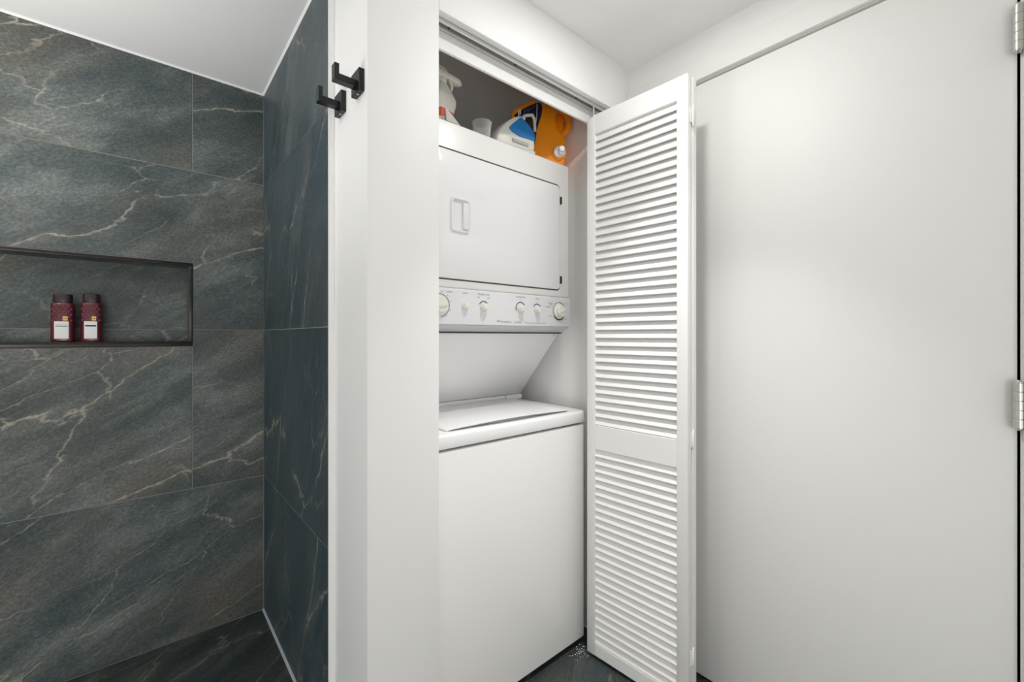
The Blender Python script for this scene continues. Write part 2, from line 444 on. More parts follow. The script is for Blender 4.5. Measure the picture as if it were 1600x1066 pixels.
# white edge strip of the tiles, widening towards the floor where it was caulked by hand
bm = bmesh.new()
zs = [i * CEIL / 24 for i in range(25)]
rings = []
for z in zs:
    k = max(0.0, (1.0 - z / 1.25)); wob = 0.0006 * math.sin(z * 23) + 0.0004 * math.sin(z * 51 + 1)
    wdt = 0.017 + 0.011 * k ** 0.7 * (1 if k > 0 else 0) + wob
    x0 = XT - 0.0004
    rings.append([(x0, YE + .0038, z), (x0, YE - .001 + wob * .3, z), (x0 + wdt * .55, YE - .0018, z), (x0 + wdt * .9, YE - .0012 - .006 * k, z), (x0 + wdt, YE + .001, z), (x0 + wdt, YE + .0038, z)])
loft(bm, rings)
t1 = obj('trim_1', bm, M['caulk']); tag(t1, 'white edge strip where the dark tiles end on the partition', 'trim', kind=S)
# caulk beads under the shower ceiling and at the shower floor
bm = bmesh.new()
prism(bm, [(YB - .006, SHC), (YB, SHC - .006), (YB, SHC)], 'x', XL, XT)
t2 = obj('trim_2', bm, M['caulk']); tag(t2, 'white caulk line between shower ceiling and niche wall', 'trim', kind=S)
bm = bmesh.new()
prism(bm, [(XT - .006, SHC), (XT, SHC), (XT, SHC - .006)], 'y', YE, YB - .006)
t3 = obj('trim_3', bm, M['caulk']); tag(t3, 'white caulk line between shower ceiling and side wall', 'trim', kind=S)
bm = bmesh.new()
prism(bm, [(XT - .007, SHF + .0005), (XT, SHF + .0005), (XT, SHF + .006)], 'y', YE, YB - .001)
t4 = obj('trim_4', bm, plain('pale_floor_caulk', (.42, .45, .48), 0.6)); tag(t4, 'pale caulk line along the shower floor and side wall', 'trim', kind=S)

# --- closet header, jambs and interior
SOF, INB = 2.078, 2.021
bm = bmesh.new()
prism(bm, [(YF, SOF), (YF + .0215, SOF), (YF + .0215, SOF + .004), (YF + .060, SOF + .004), (YF + .060, INB), (YF + .070, INB), (YF + .070, SOF + .02), (YF + .11, SOF + .02), (YF + .11, CEIL), (YF, CEIL)], 'x', XO, 1.397)
bev(bm, 0.0015, 1)
wh = obj('wall_header', bm, M['wall']); tag(wh, 'white header wall over the closet opening', 'wall', kind=S)
bm = bmesh.new()
prism(bm, [(YF + .004, 0), (YF + .11, 0), (YF + .11, CEIL), (YF + .004, CEIL)], 'x', 1.3975, XR)
ws = obj('trim_5', bm, M['wall']); tag(ws, 'narrow white board beside the closet header at the corner', 'trim', kind=S)
wc = bxo('wall_closet_right', (CRX, CRX + .08, YF + .11, CB + .1, 0.0, CEIL), M['closet'])
tag(wc, 'pale closet side wall right of the stacked washer and dryer', 'wall', kind=S)
wc2 = bxo('wall_closet_back', (XO, CRX, CB, CB + .1, 0.0, CEIL), M['closet'])
tag(wc2, 'pale closet wall behind the stacked washer and dryer', 'wall', kind=S)
# sliding track: a small channel under the header
tk = empty('trim_6', (1.0, YF + .034, SOF)); tag(tk, 'grey metal door track under the closet header', 'track', kind=S)
y0 = YF + .0235
bm = bmesh.new()
prism(bm, [(y0, SOF + .0035), (y0, SOF - .010), (y0 + .0035, SOF - .010), (y0 + .0035, SOF - .001), (y0 + .0225, SOF - .001), (y0 + .0225, SOF - .010), (y0 + .026, SOF - .010), (y0 + .026, SOF + .0035)], 'x', XO + .001, 1.396)
obj('channel', bm, M['track'], tk)
bm = bmesh.new(); box(bm, XO + .001, 1.396, y0 + .0037, y0 + .0223, SOF - .0045, SOF - .0012)
obj('channel_dark_strip', bm, plain('track_inner_dark', (.16, .16, .155), .6), tk)  # dark strip along the inside of the channel
for xx in (0.655, 0.905, 1.20):
    bm = bmesh.new(); lathe(bm, [(.0035, SOF - .0062), (.0035, SOF - .0046)], 10, (xx, y0 + .013, 0))
    obj('screw', bm, M['black'], tk)

# --- right wall with the flat door
DY0, DY1, DTOP = -0.010, 0.815, 2.090
bm = bmesh.new()
prism(bm, [(YN, 0), (DY0 - .022, 0), (DY0 - .022, DTOP + .010), (DY1 + .006, DTOP + .010), (DY1 + .006, 0), (YF + .2, 0), (YF + .2, CEIL), (YN, CEIL)], 'x', XR, XR + .11)
wr = obj('wall_right', bm, M['wall'], smooth=False); tag(wr, 'white wall around the flat door, above its casing', 'wall', kind=S)
cs = empty('trim_7', (XR, 0.4, 0)); tag(cs, 'white casing around the flat door', 'trim', kind=S)
CASE = 2.176
bm = bmesh.new(); box(bm, XR - .016, XR, DY0 - .075, YF + .003, DTOP + .008, CASE); bev(bm, .0025, 2)
obj('casing', bm, M['door'], cs)
bm = bmesh.new(); box(bm, XR - .016, XR, DY1 + .010, DY1 + .094, 0, DTOP + .0075); bev(bm, .0025, 2)
obj('casing', bm, M['door'], cs)
bm = bmesh.new(); box(bm, XR - .016, XR, DY0 - .080, DY0 - .008, 0, DTOP + .0075); bev(bm, .0025, 2)
obj('casing', bm, M['door'], cs)
bm = bmesh.new(); box(bm, XR + .001, XR + .1, DY0 - .020, DY0 - .0035, 0, DTOP + .0095)
obj('jamb', bm, M['door'], cs)
bm = bmesh.new(); box(bm, XR + .001, XR + .1, DY0 - .0034, DY1, DTOP + .0058, DTOP + .0095)
obj('jamb', bm, M['door'], cs)
bm = bmesh.new(); box(bm, XR + .060, XR + .1, DY0 - .0034, DY1, 0.0, DTOP + .0034)
obj('door_stop', bm, M['gap'], cs)
d1 = empty('door_1', (XR + .02, DY0, 0)); tag(d1, 'flat white door with nickel hinges at its near edge', 'door', kind=S)
bm = bmesh.new(); box(bm, XR + .004, XR + .044, DY0 + .0012, DY1 - .002, 0.008, DTOP); bev(bm, .0015, 2)
obj('slab', bm, M['door'], d1)
for zc in (1.886, 1.047, 0.21):
    ct = (XR - .010, DY0 - .001)
    bm = bmesh.new()
    prof = [(.0035, zc - .056), (.0055, zc - .0525), (.0075, zc - .0515)]
    for k in range(5):
        a = zc - .0505 + k * .0202
        prof += [(.0075, a), (.0085, a + .001), (.0085, a + .0186), (.0075, a + .0196)]
    prof += [(.0075, zc + .0515), (.0055, zc + .0525), (.0035, zc + .056)]
    lathe(bm, prof, 18, (ct[0], ct[1], 0))
    h = obj('hinge', bm, M['nickel'], d1)
    bm = bmesh.new(); box(bm, XR - .006, XR + .0035, DY0 - .0028, DY0 + .0008, zc - .05, zc + .05)
    obj('hinge_leaf', bm, M['nickel'], h)

# --- walls the photograph does not show, closing the room
wl = bxo('wall_left', (XL - .1, XL, YN - .1, YB + .1, 0.0, CEIL), M['wall']); tag(wl, 'white wall at the far side of the shower', 'wall', kind=S)
wn = bxo('wall_front', (XL - .1, XR + .1, YN - .1, YN, 0.0, CEIL), M['wall']); tag(wn, 'white wall behind the viewer', 'wall', kind=S)

# ------------------------------------------------------------------ louvered bifold door
LW, LT, LZ0, LZ1 = 0.385, 0.028, 0.013, 2.026
P_FAR, P_FOLD = Vector((1.2700, 1.0440, 0)), Vector((1.2905, 0.6590, 0))
bif = empty('door_2', (1.33, 1.04, 0)); tag(bif, 'white louvered bifold closet door folded open', 'door', kind=S)
SW = 0.036
ZA0, ZA1, ZB0, ZB1 = 0.058, 0.781, 0.871, 1.953
def leaf_parts(lf, single):
    """leaf frame: local u along the leaf, n across it (visible face at n = 0, body towards +n), z up"""
    for a in (0.0, LW - SW):
        bm = bmesh.new(); box(bm, a, a + SW, 0, LT, LZ0, LZ1)
        if a == 0.0:
            for v in bm.verts:
                if v.co.z > 1 and v.co.x < .001: v.co.z -= .014
        bev(bm, .002, 2)
        obj('stile', bm, M['louver'], lf, local=True)
    for z0, z1 in ((LZ0, ZA0), (ZA1, ZB0), (ZB1, LZ1)):
        bm = bmesh.new(); box(bm, SW + .0002, LW - SW - .0002, .0012, LT - .0012, z0, z1); bev(bm, .0012, 1)
        obj('rail', bm, M['louver'], lf, local=True)
    def slat(bm, z):
        # an inclined blade, its lower edge towards the visible face, rounded edges
        pts = [(.0020, z + .0034), (.0026, z + .0014), (.0042, z + .0008), (.0064, z + .0016), (.0212, z + .0372), (.0206, z + .0388), (.0184, z + .0393), (.0170, z + .0382)]
        prism(bm, [(n, zz) for n, zz in pts], 'x', SW - .003, LW - SW + .003)
    me = None; zs = []
    for z0, z1 in ((ZA0, ZA1), (ZB0, ZB1)):
        k = round((z1 - z0) / .0290); p = (z1 - z0) / k
        zs += [z0 + i * p for i in range(k)]
    if single:
        for z in zs:
            if me is None:
                bm = bmesh.new(); slat(bm, 0.0); bmesh.ops.recalc_face_normals(bm, faces=bm.faces)
                me = bpy.data.meshes.new('slat'); bm.to_mesh(me); bm.free(); finish(me, True, 40); me.materials.append(M['louver'])
            o = bpy.data.objects.new('slat', me); o.parent = lf; o.location = (0, 0, z); C.objects.link(o)
    else:
        bm = bmesh.new()
        for z in zs: slat(bm, z)
        o = obj('louver_slats', bm, M['louver'], lf, local=True); o['kind'] = 'stuff'
def leaf(a, bpt, flip):
    d = (bpt - a).normalized()
    lf = empty('door_leaf', a - wloc(bif), math.atan2(d.y, d.x), bif)
    return lf
lf1 = leaf(P_FAR, P_FOLD, False)          # u runs from the guide pin to the fold; +n is towards the right wall
leaf_parts(lf1, True)
d = (P_FOLD - P_FAR).normalized(); nrm = Vector((-d.y, d.x, 0))
fold2 = P_FOLD + nrm * (LT + .0032)
piv = Vector((1.3330, 1.0430, 0))
d2 = (piv - fold2).normalized()
n2 = Vector((-d2.y, d2.x, 0))
# second leaf: u from pivot to fold so that its +n also points to the right wall
lf2 = empty('door_leaf', fold2 - d2 * 0 + d2 * LW - wloc(bif), math.atan2(-d2.y, -d2.x), bif)
leaf_parts(lf2, False)
for zc in (1.900, 0.872, 0.18):
    hp = P_FOLD + nrm * (LT + .0016) + d * .0035
    bm = bmesh.new(); lathe(bm, [(.0022, zc - .033), (.0032, zc - .031), (.0032, zc + .031), (.0022, zc + .033)], 12, (hp.x, hp.y, 0))
    hg = obj('hinge', bm, M['louver'], bif)
    for s in (-1, 1):
        bm = bmesh.new()
        q = hp + nrm * (s * .0085) - d * .0026
        for k in (-1, 1): box(bm, -.0068, .0068, -.0008, .0008, zc - .024 + k * .006 - .004, zc + .024 + k * .006 - .004) if k == 1 else None
        bmesh.ops.rotate(bm, verts=bm.verts, cent=(0, 0, 0), matrix=Matrix.Rotation(math.atan2(nrm.y, nrm.x), 3, 'Z'))
        bmesh.ops.translate(bm, verts=bm.verts, vec=(q.x, q.y, 0))
        obj('hinge_leaf', bm, M['louver'], hg)
bm = bmesh.new(); g = P_FAR + d * .020 + nrm * (LT / 2)
lathe(bm, [(.0026, LZ1 - .002), (.0026, SOF - .007)], 10, (g.x, g.y, 0))
obj('guide_pin', bm, M['steel'], bif)

# ------------------------------------------------------------------ stacked washer and dryer
WX0, WX1 = 0.629, 1.315
WY, DY = 1.088, 1.174
BK = 1.80
wd = empty('stacked_washer_dryer', ((WX0 + WX1) / 2, WY, 0))
tag(wd, 'white stacked washer and dryer standing in the closet', 'washer dryer')
# washer body
bm = bmesh.new(); box(bm, WX0 + .002, WX1 - .002, WY + .004, BK, 0.024, 0.858); bev(bm, .006, 3)
obj('washer_cabinet', bm, M['enamel_warm'], wd)
bm = bmesh.new(); box(bm, WX0 + .01, WX1 - .01, WY + .022, BK - .02, 0.856, 0.866)
obj('seam', bm, M['gap'], wd)
bm = bmesh.new(); box(bm, WX0 + .03, WX1 - .03, WY + .06, BK - .05, 0.006, 0.026)
obj('base_frame', bm, M['gap'], wd)
for x in (WX0 + .05, WX1 - .05):
    for y in (WY + .06, BK - .06):
        bm = bmesh.new(); lathe(bm, [(.018, 0.0005), (.018, .010), (.008, .012), (.008, .026)], 14, (x, y, 0))
        obj('foot', bm, M['black'], wd)
# deck: profile in y-z with rounded nose
bm = bmesh.new()
prism(bm, [(WY, .8655), (WY - .001, .900), (WY + .002, .9065), (WY + .009, .910), (BK, .920), (BK, .8655)], 'x', WX0, WX1)
bev(bm, .003, 2)
obj('washer_deck', bm, M['enamel'], wd)
LX0, LX1, LY0, LY1 = 0.694, 1.250, 1.116, 1.452
def deckz(y): return .910 + (y - (WY + .009)) * (.010 / (BK - WY - .009))
bm = bmesh.new()
nseg = 18
top, bot = [], []
for i in range(nseg + 1):
    k = i / nseg; x = LX0 + (LX1 - LX0) * k
    arc = math.sin(math.pi * k) ** 0.8
    top.append((x, LY0 - .004 * arc, deckz(LY0) + .006 + .006 * arc)); bot.append((x, LY0 + .001, deckz(LY0) + .0012 + .0078 * arc))
tb = [(LX1, LY1, deckz(LY1) + .010), (LX0, LY1, deckz(LY1) + .010)]; bb = [(LX1, LY1, deckz(LY1) + .001), (LX0, LY1, deckz(LY1) + .001)]
tv = [bm.verts.new(p) for p in top] ; bv = [bm.verts.new(p) for p in bot]
t2v = [bm.verts.new((p[0], LY1, deckz(LY1) + .0105)) for p in top]; b2v = [bm.verts.new((p[0], LY1, deckz(LY1) + .001)) for p in top]
for i in range(nseg):
    bm.faces.new((tv[i], tv[i + 1], t2v[i + 1], t2v[i])); bm.faces.new((bv[i + 1], bv[i], b2v[i], b2v[i + 1]))
    bm.faces.new((tv[i + 1], tv[i], bv[i], bv[i + 1])); bm.faces.new((t2v[i], t2v[i + 1], b2v[i + 1], b2v[i]))
bm.faces.new((tv[0], t2v[0], b2v[0], bv[0])); bm.faces.new((t2v[-1], tv[-1], bv[-1], b2v[-1]))
bev(bm, .0012, 2, 50)
obj('lid', bm, M['enamel'], wd)
# flat grey crescent, the finger scoop's shade painted under the lid's front lip
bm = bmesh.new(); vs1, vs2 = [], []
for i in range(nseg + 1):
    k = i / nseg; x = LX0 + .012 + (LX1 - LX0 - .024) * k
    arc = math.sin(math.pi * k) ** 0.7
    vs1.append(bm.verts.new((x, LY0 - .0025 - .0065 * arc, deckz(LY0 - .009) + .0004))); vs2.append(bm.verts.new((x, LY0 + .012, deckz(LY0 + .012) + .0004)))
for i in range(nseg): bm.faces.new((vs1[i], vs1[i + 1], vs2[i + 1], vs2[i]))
obj('scoop_shade', bm, plain('scoop_shade_grey', (.42, .43, .44), .5), wd)
# riser with the lid hinge ends
bm = bmesh.new(); box(bm, WX0 + .02, 1.214, LY1 + .004, LY1 + .06, .917, .939); bev(bm, .003, 2)
obj('lid_hinge_cover', bm, M['enamel'], wd)
bm = bmesh.new(); box(bm, 1.219, WX1 - .004, LY1 + .004, LY1 + .06, .917, .939); bev(bm, .004, 2)
obj('lid_hinge_cover', bm, M['enamel'], wd)
# slanted rear panel
bm = bmesh.new()
prism(bm, [(1.232, 1.2125), (1.466, .940), (1.50, .940), (1.50, .93), (BK, .93), (BK, 1.2125)], 'x', WX0 + .006, WX1 - .004)
bev(bm, .0015, 1)
obj('slanted_panel', bm, M['enamel'], wd)
for x in (WX1 - .022, WX0 + .022):
    bm = bmesh.new(); p = Vector((x, 1.2395, 1.2038)); nn = Vector((0, -.7586, -.6516))
    lathe(bm, [(.0045, 0), (.004, .0016), (.0015, .0020)], 12)
    bmesh.ops.rotate(bm, verts=bm.verts, cent=(0, 0, 0), matrix=nn.to_track_quat('Z', 'Y').to_matrix())
    bmesh.ops.translate(bm, verts=bm.verts, vec=p)
    obj('screw', bm, M['nickel'], wd)
# dryer cabinet
bm = bmesh.new(); box(bm, WX0, WX1, DY, BK, 1.3575, 1.892); bev(bm, .007, 3)
obj('dryer_cabinet', bm, M['enamel_warm'], wd)
bm = bmesh.new(); box(bm, WX0 + .006, WX1 - .006, DY + .045, BK - .01, 1.2136, 1.3578)
obj('panel_backing', bm, M['enamel_warm'], wd)
# dryer door
def rrect(x0, x1, z0, z1, r, n=6):
    out = []
    for cx, cz, a0 in ((x1 - r, z1 - r, 0), (x0 + r, z1 - r, 90), (x0 + r, z0 + r, 180), (x1 - r, z0 + r, 270)):
        for i in range(n + 1):
            a = math.radians(a0 + 90 * i / n); out.append((cx + r * math.cos(a), cz + r * math.sin(a)))
    return out
bm = bmesh.new(); prism(bm, rrect(.687, 1.2595, 1.382, 1.8035, .018), 'y', DY - .0006, DY + .006)
obj('door_gasket', bm, plain('grey_gasket', (.09, .09, .085), .8), wd)
HX0, HX1, HZ0, HZ1 = .746, .817, 1.541, 1.647
bm = bmesh.new()
o1 = rrect(.690, 1.2555, 1.3865, 1.797, .016); h1 = rrect(HX0, HX1, HZ0, HZ1, .012)
y0_, y1_ = DY - .005, DY - .001
# door slab with a hole for the pull: two rings bridged
def ring_face(y, flip):
    a = [bm.verts.new((p[0], y, p[1])) for p in o1]; b_ = [bm.verts.new((p[0], y, p[1])) for p in h1]
    return a, b_
fa, fb = ring_face(y0_, 0); ba, bb_ = ring_face(y1_, 1)
n = len(o1)
for i in range(n):
    j = (i + 1) % n
    bm.faces.new((fa[i], fa[j], fb[j], fb[i])); bm.faces.new((ba[j], ba[i], bb_[i], bb_[j]))
    bm.faces.new((fa[j], fa[i], ba[i], ba[j])); bm.faces.new((fb[i], fb[j], bb_[j], bb_[i]))
bev(bm, .002, 2, 60)
dd = obj('dryer_door', bm, M['enamel'], wd)
bm = bmesh.new()
# recessed pull: raised rim, bowl, and a grip bar on its right
r_out, r_mid, r_in = rrect(HX0 - .003, HX1 + .003, HZ0 - .003, HZ1 + .003, .014), rrect(HX0 + .003, HX1 - .003, HZ0 + .003, HZ1 - .003, .011), rrect(HX0 + .008, HX1 - .008, HZ0 + .008, HZ1 - .008, .008)
loft(bm, [[(p[0], y0_ - .0002, p[1]) for p in r_out], [(p[0], y0_ - .007, p[1]) for p in rrect(HX0 - .001, HX1 + .001, HZ0 - .001, HZ1 + .001, .013)],
          [(p[0], y0_ - .007, p[1]) for p in r_mid], [(p[0], y0_ + .0030, p[1]) for p in r_in]], caps=False)
vsb = [bm.verts.new((p[0], y0_ + .0030, p[1])) for p in r_in]; bm.faces.new(vsb)
bmesh.ops.remove_doubles(bm, verts=bm.verts, dist=1e-5)
hd = obj('handle', bm, M['panelwhite'], dd)
bm = bmesh.new(); box(bm, HX0 + .046, HX1 - .004, y0_ - .0060, y0_ + .0028, HZ0 + .010, HZ1 - .010); bev(bm, .0022, 2)
obj('grip', bm, M['panelwhite'], dd)
for z0, z1 in ((1.728, 1.756), (1.411, 1.440)):
    bm = bmesh.new(); box(bm, 1.2562, 1.2665, DY - .0068, DY + .002, z0, z1); bev(bm, .001, 1)
    obj('hinge', bm, M['gap'], dd)
# control panel with bevelled underside
bm = bmesh.new()
PF = DY - .003
prism(bm, [(PF, 1.240), (PF - .0005, 1.352), (PF + .003, 1.3565), (DY + .02, 1.3565), (DY + .02, 1.238), (PF + .004, 1.238)], 'x', WX0 - .001, WX1 + .001)
bev(bm, .0015, 2)
cp = obj('control_panel', bm, M['panelwhite'], wd)
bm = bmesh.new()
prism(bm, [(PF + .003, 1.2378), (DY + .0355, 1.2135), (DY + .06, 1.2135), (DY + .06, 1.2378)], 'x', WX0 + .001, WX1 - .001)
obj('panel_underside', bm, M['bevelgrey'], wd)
bm = bmesh.new(); box(bm, WX0 + .012, WX1 - .012, DY + .030, DY + .056, 1.2112, 1.2136)
obj('seam', bm, M['gap'], wd)
KZ = 1.302
def arc_mesh(bm, cx, cz, r, wdt, a0, a1, y, n=28):
    prev = None
    for i in range(n + 1):
        a = math.radians(a0 + (a1 - a0) * i / n)
        p = [bm.verts.new((cx + rr * math.sin(a), y, cz + rr * math.cos(a))) for rr in (r - wdt / 2, r + wdt / 2)]
        if prev: bm.faces.new((prev[0], prev[1], p[1], p[0]))
        prev = p
PY = PF - .0010
def knob(cx, cz, r, ridge, skirt=None, tilt=0.0):
    bm = bmesh.new()
    prof = [(r, 0), (r, -.004), (r * .92, -.006), (r * .86, -.017), (r * .78, -.019), (r * .3, -.0195)]
    if skirt: prof = [(skirt, 0), (skirt, -.003), (skirt * .96, -.0045), (r * 1.02, -.006), (r, -.016), (r * .9, -.0185), (r * .3, -.019)]
    lathe(bm, prof, 28, (cx, PY, cz), 'y')
    k = obj('knob', bm, M['cream'], cp)
    bm = bmesh.new(); hw = r * .22
    box(bm, -hw, hw, -.0235, -.015, -r * .76, r * .76); bev(bm, .002, 2)
    bmesh.ops.rotate(bm, verts=bm.verts, cent=(0, 0, 0), matrix=Matrix.Rotation(tilt, 3, 'Y'))
    bmesh.ops.translate(bm, verts=bm.verts, vec=(cx, PY, cz))
    g_ = None
    obj('knob_grip', bm, M['cream'], cp)
    return k
knob(.704, 1.2985, .024, 1, .033, math.radians(80))
bm = bmesh.new(); lathe(bm, [(.0125, 0), (.0125, -.002), (.0115, -.006), (.0110, -.014), (.0085, -.0165), (.003, -.0172)], 24, (.8015, PY, 1.3005), 'y')
obj('start_button', bm, M['cream'], cp)
knob(.8775, 1.2995, .0145, 1, None, math.radians(28))
knob(1.0465, 1.3010, .0150, 1, None, math.radians(0))
knob(1.1300, 1.3010, .0135, 1, None, math.radians(-4))
knob(1.2515, 1.3010, .022, 1, .031, math.radians(76))
AYY = PF - .0016
for nm, mt, cx, cz, r, wd_, a0, a1 in (
        ('dial_mark', M['print'], .704, 1.2985, .0370, .0022, -20, 170), ('dial_mark', M['printdk'], .8775, 1.3005, .0195, .0030, -62, 62),
        ('dial_mark', M['printdk'], 1.0465, 1.3030, .0225, .0030, -112, 112), ('dial_mark', M['printdk'], 1.1300, 1.3030, .0200, .0030, -62, 62),
        ('dial_mark', M['printdk'], 1.2515, 1.3010, .0345, .0028, 0, 75), ('dial_mark', M['print'], 1.2515, 1.3010, .0345, .0018, -120, -4), ('dial_mark', M['printdk'], 1.2515, 1.3010, .0345, .0050, 130, 235)):
    bm = bmesh.new(); arc_mesh(bm, cx, cz, r, wd_, a0, a1, AYY); obj(nm, bm, mt, cp, smooth=False)
# lettering on the panel
def lettering(name, items, mat, par, facing='y', yy=AYY):
    bm = bmesh.new()
    for txt, x, z, size in items:
        cu = bpy.data.curves.new('t', 'FONT'); cu.body = txt; cu.size = size; cu.align_x = 'CENTER'; cu.align_y = 'CENTER'; cu.resolution_u = 2
        to = bpy.data.objects.new('t', cu); C.objects.link(to)
        bpy.context.view_layer.update()
        me = bpy.data.meshes.new_from_object(to.evaluated_get(bpy.context.evaluated_depsgraph_get()))
        b2 = bmesh.new(); b2.from_mesh(me)
        mp = {}
        for v in b2.verts: mp[v] = bm.verts.new((x + v.co.x, yy, z + v.co.y))
        for fc in b2.faces:
            try: bm.faces.new([mp[v] for v in fc.verts])
            except ValueError: pass
        b2.free(); bpy.data.meshes.remove(me); bpy.data.objects.remove(to); bpy.data.curves.remove(cu)
    return tag(obj(name, bm, mat, par, smooth=False), kind='stuff')
lettering('lettering', [('DRYER', .741, 1.3425, .0072), ('START', .8015, 1.3425, .0076), ('TEMPERATURE', .8775, 1.3425, .0076),
    ('LOW', .8560, 1.3320, .0058), ('HIGH', .8990, 1.3320, .0058),
    ('WATER TEMP', 1.0465, 1.3435, .0078), ('W', 1.0465, 1.3345, .006), ('H', 1.0130, 1.301, .0058), ('C', 1.0800, 1.300, .0058),
    ('LEVEL', 1.1300, 1.3425, .0076), ('S', 1.1065, 1.3215, .006), ('M', 1.1300, 1.3320, .006), ('L', 1.1535, 1.3215, .006),
    ('NORMAL', 1.2030, 1.3300, .0062), ('PERM', 1.2050, 1.3235, .0058), ('WASHER', 1.1880, 1.3150, .0066), ('OFF', 1.2930, 1.3330, .0058), ('RINSE', 1.2010, 1.2790, .0062), ('SPIN', 1.2900, 1.2700, .0058),
    ('OFF', .7130, 1.3405, .0055), ('60', .7340, 1.3310, .0055), ('40', .7450, 1.3120, .0055), ('20', .7440, 1.2840, .0055), ('10', .7300, 1.2650, .0055)], M['print'], cp)
lettering('lettering', [('W', .9420, 1.2535, .0125), ('White-Westinghouse', .9860, 1.2520, .0080), ('Heavy Duty', 1.0380, 1.2520, .0088)][:1] + [('Westinghouse', .9770, 1.2525, .0088), ('Laundry', 1.0330, 1.2525, .0098)], M['print'], cp)
lettering('lettering', [('SUPER CAPACITY  HEAVY DUTY  WASHER', 1.1200, 1.2505, .0058)], M['print'], cp)

# ------------------------------------------------------------------ things on the dryer
DT = 1.8925
# orange jug, its broad face turned to the room's middle
jr = Vector((1.302, 1.197, DT)); ju = Vector((-.778, .629, 0)).normalized(); jn = Vector((.629, .778, 0)).normalized()
jug = empty('detergent_jug', jr + ju * .11, math.atan2(-ju.y, -ju.x))
tag(jug, 'orange plastic detergent jug with white tap on top of the dryer', 'jug')
# local frame: x from left end to right end of the face (0 at centre), y away from viewer, z up
def jl(px, row, off=0.0):
    """pixel -> local (x, z) on the jug's front plane"""
    t = (px - 800) / F_PX; wx, wy = AX + t * AY, AY - t * AX
    n_ = jn; Z = (jr - Vector((0, 0, 0))).dot(n_) + off
    Z = Z / (wx * n_.x + wy * n_.y)
    P = Vector((wx * Z, wy * Z, CAMZ + (HOR - row) / F_PX * Z)) - jug.location
    return (P.dot(-ju), P.z)
top_z = .262
L_ = jl(799, 172); Rr = jl(882.5, 240)
body = [(L_[0] + .012, .0), (Rr[0] - .012, .0), (Rr[0], .012), jl(883.5, 214), jl(877, 207), jl(870.5, 200), jl(869, 188), (jl(869, 180)[0], .215), (jl(874, 180)[0], top_z), (jl(840, 180)[0], top_z), jl(836, 153.5), (L_[0] + .006, L_[1] + .004), (L_[0], L_[1] - .012), (L_[0], .02)]
bm = bmesh.new(); prism(bm, body, 'y', 0.0, .118); bev(bm, .016, 4, 25)
obj('jug_body', bm, M['orange'], jug, local=True, ang=60)
# thinner web behind the handle and the handle itself
bm = bmesh.new(); xa, xb = jl(866, 190)[0], jl(884.5, 190)[0]
box(bm, xa, xb, .045, .085, jl(880, 213)[1] , .25); bev(bm, .008, 3)
obj('handle_web', bm, M['orange'], jug, local=True)
bm = bmesh.new()
hp_ = [(*jl(868, 206),), (*jl(876, 205),), (*jl(884, 201.5),), (*jl(889, 195),), (*jl(890.5, 186),), (*jl(890.0, 176),), (jl(889, 176)[0], .225), (jl(884, 176)[0], .247), (jl(874, 176)[0], .252)]
pts = []
for i in range(len(hp_) - 1):
    for k in range(3):
        a, b_ = hp_[i], hp_[i + 1]; pts.append((a[0] + (b_[0] - a[0]) * k / 3, .040, a[1] + (b_[1] - a[1]) * k / 3))
tube(bm, pts, .0135, 12)
obj('handle', bm, M['orange'], jug, local=True, ang=60)
lab = [jl(803.5, 179.5), jl(812, 173.5), jl(826, 165.8), jl(838, 161.0), jl(843, 160.8), jl(846.5, 164), jl(847.5, 170), jl(846, 180), jl(842, 192), jl(838.5, 205), jl(837, 218), jl(834, 230), (L_[0] + .010, .02)]
bm = bmesh.new(); prism(bm, lab, 'y', -.0012, .0005)
obj('label', bm, M['navy'], jug, local=True, smooth=False)
bm = bmesh.new(); prism(bm, [jl(838.6, 163), jl(839.6, 162.6), jl(839.2, 180), jl(838, 192), jl(837, 192), jl(838.2, 180)], 'y', -.0017, -.0011)
obj('label_line', bm, M['paper'], jug, local=True, smooth=False)
for i, (px, r0, r1) in enumerate(((810.5, 172.8, 181), (813, 171.5, 179))):
    bm = bmesh.new(); prism(bm, [jl(px - .9, r0), jl(px + .9, r0 - 1), jl(px + .9, r1), jl(px - .9, r1 + 1)], 'y', -.0017, -.0011)
    obj('label_print', bm, M['paper'] if i == 0 else M['spraycream'], jug, local=True, smooth=False)
for (px, r0, r1) in ((820, 172.0, 176.5), (823.5, 170.5, 174), (827, 169, 174.5), (830.5, 168.5, 171), (834.5, 165.5, 167.5)):
    bm = bmesh.new(); prism(bm, [jl(px - .45, r0), jl(px + .45, r0), jl(px + .45, r1), jl(px - .45, r1)], 'y', -.0017, -.0011)
    obj('label_print', bm, M['print'], jug, local=True, smooth=False)
# tap: collar, body, push button, spout
tp = jl(873.5, 239.5)
bm = bmesh.new(); lathe(bm, [(.030, .004), (.030, -.003), (.025, -.005)], 24, (tp[0], 0, tp[1]), 'y')
obj('tap_collar', bm, M['orange'], jug, local=True)
bm = bmesh.new(); lathe(bm, [(.0225, -.003), (.0235, -.010), (.0225, -.018), (.017, -.020)], 24, (tp[0] , 0, tp[1]), 'y')
tap = obj('tap', bm, M['whiteplastic'], jug, local=True)
bm = bmesh.new(); lathe(bm, [(.0135, -.019), (.014, -.026), (.0125, -.030), (.011, -.046), (.008, -.047)], 18, (tp[0] + .006, 0, tp[1]), 'y')
obj('tap_button', bm, M['whiteplastic'], tap, local=True)
bm = bmesh.new(); box(bm, tp[0] - .004, tp[0] + .012, -.036, -.024, tp[1] - .018, tp[1] - .006); bev(bm, .002, 2)
obj('spout', bm, M['whiteplastic'], tap, local=True)
bm = bmesh.new(); box(bm, tp[0] + .001, tp[0] + .007, -.036, -.024, tp[1] + .006, tp[1] + .016); bev(bm, .002, 2)
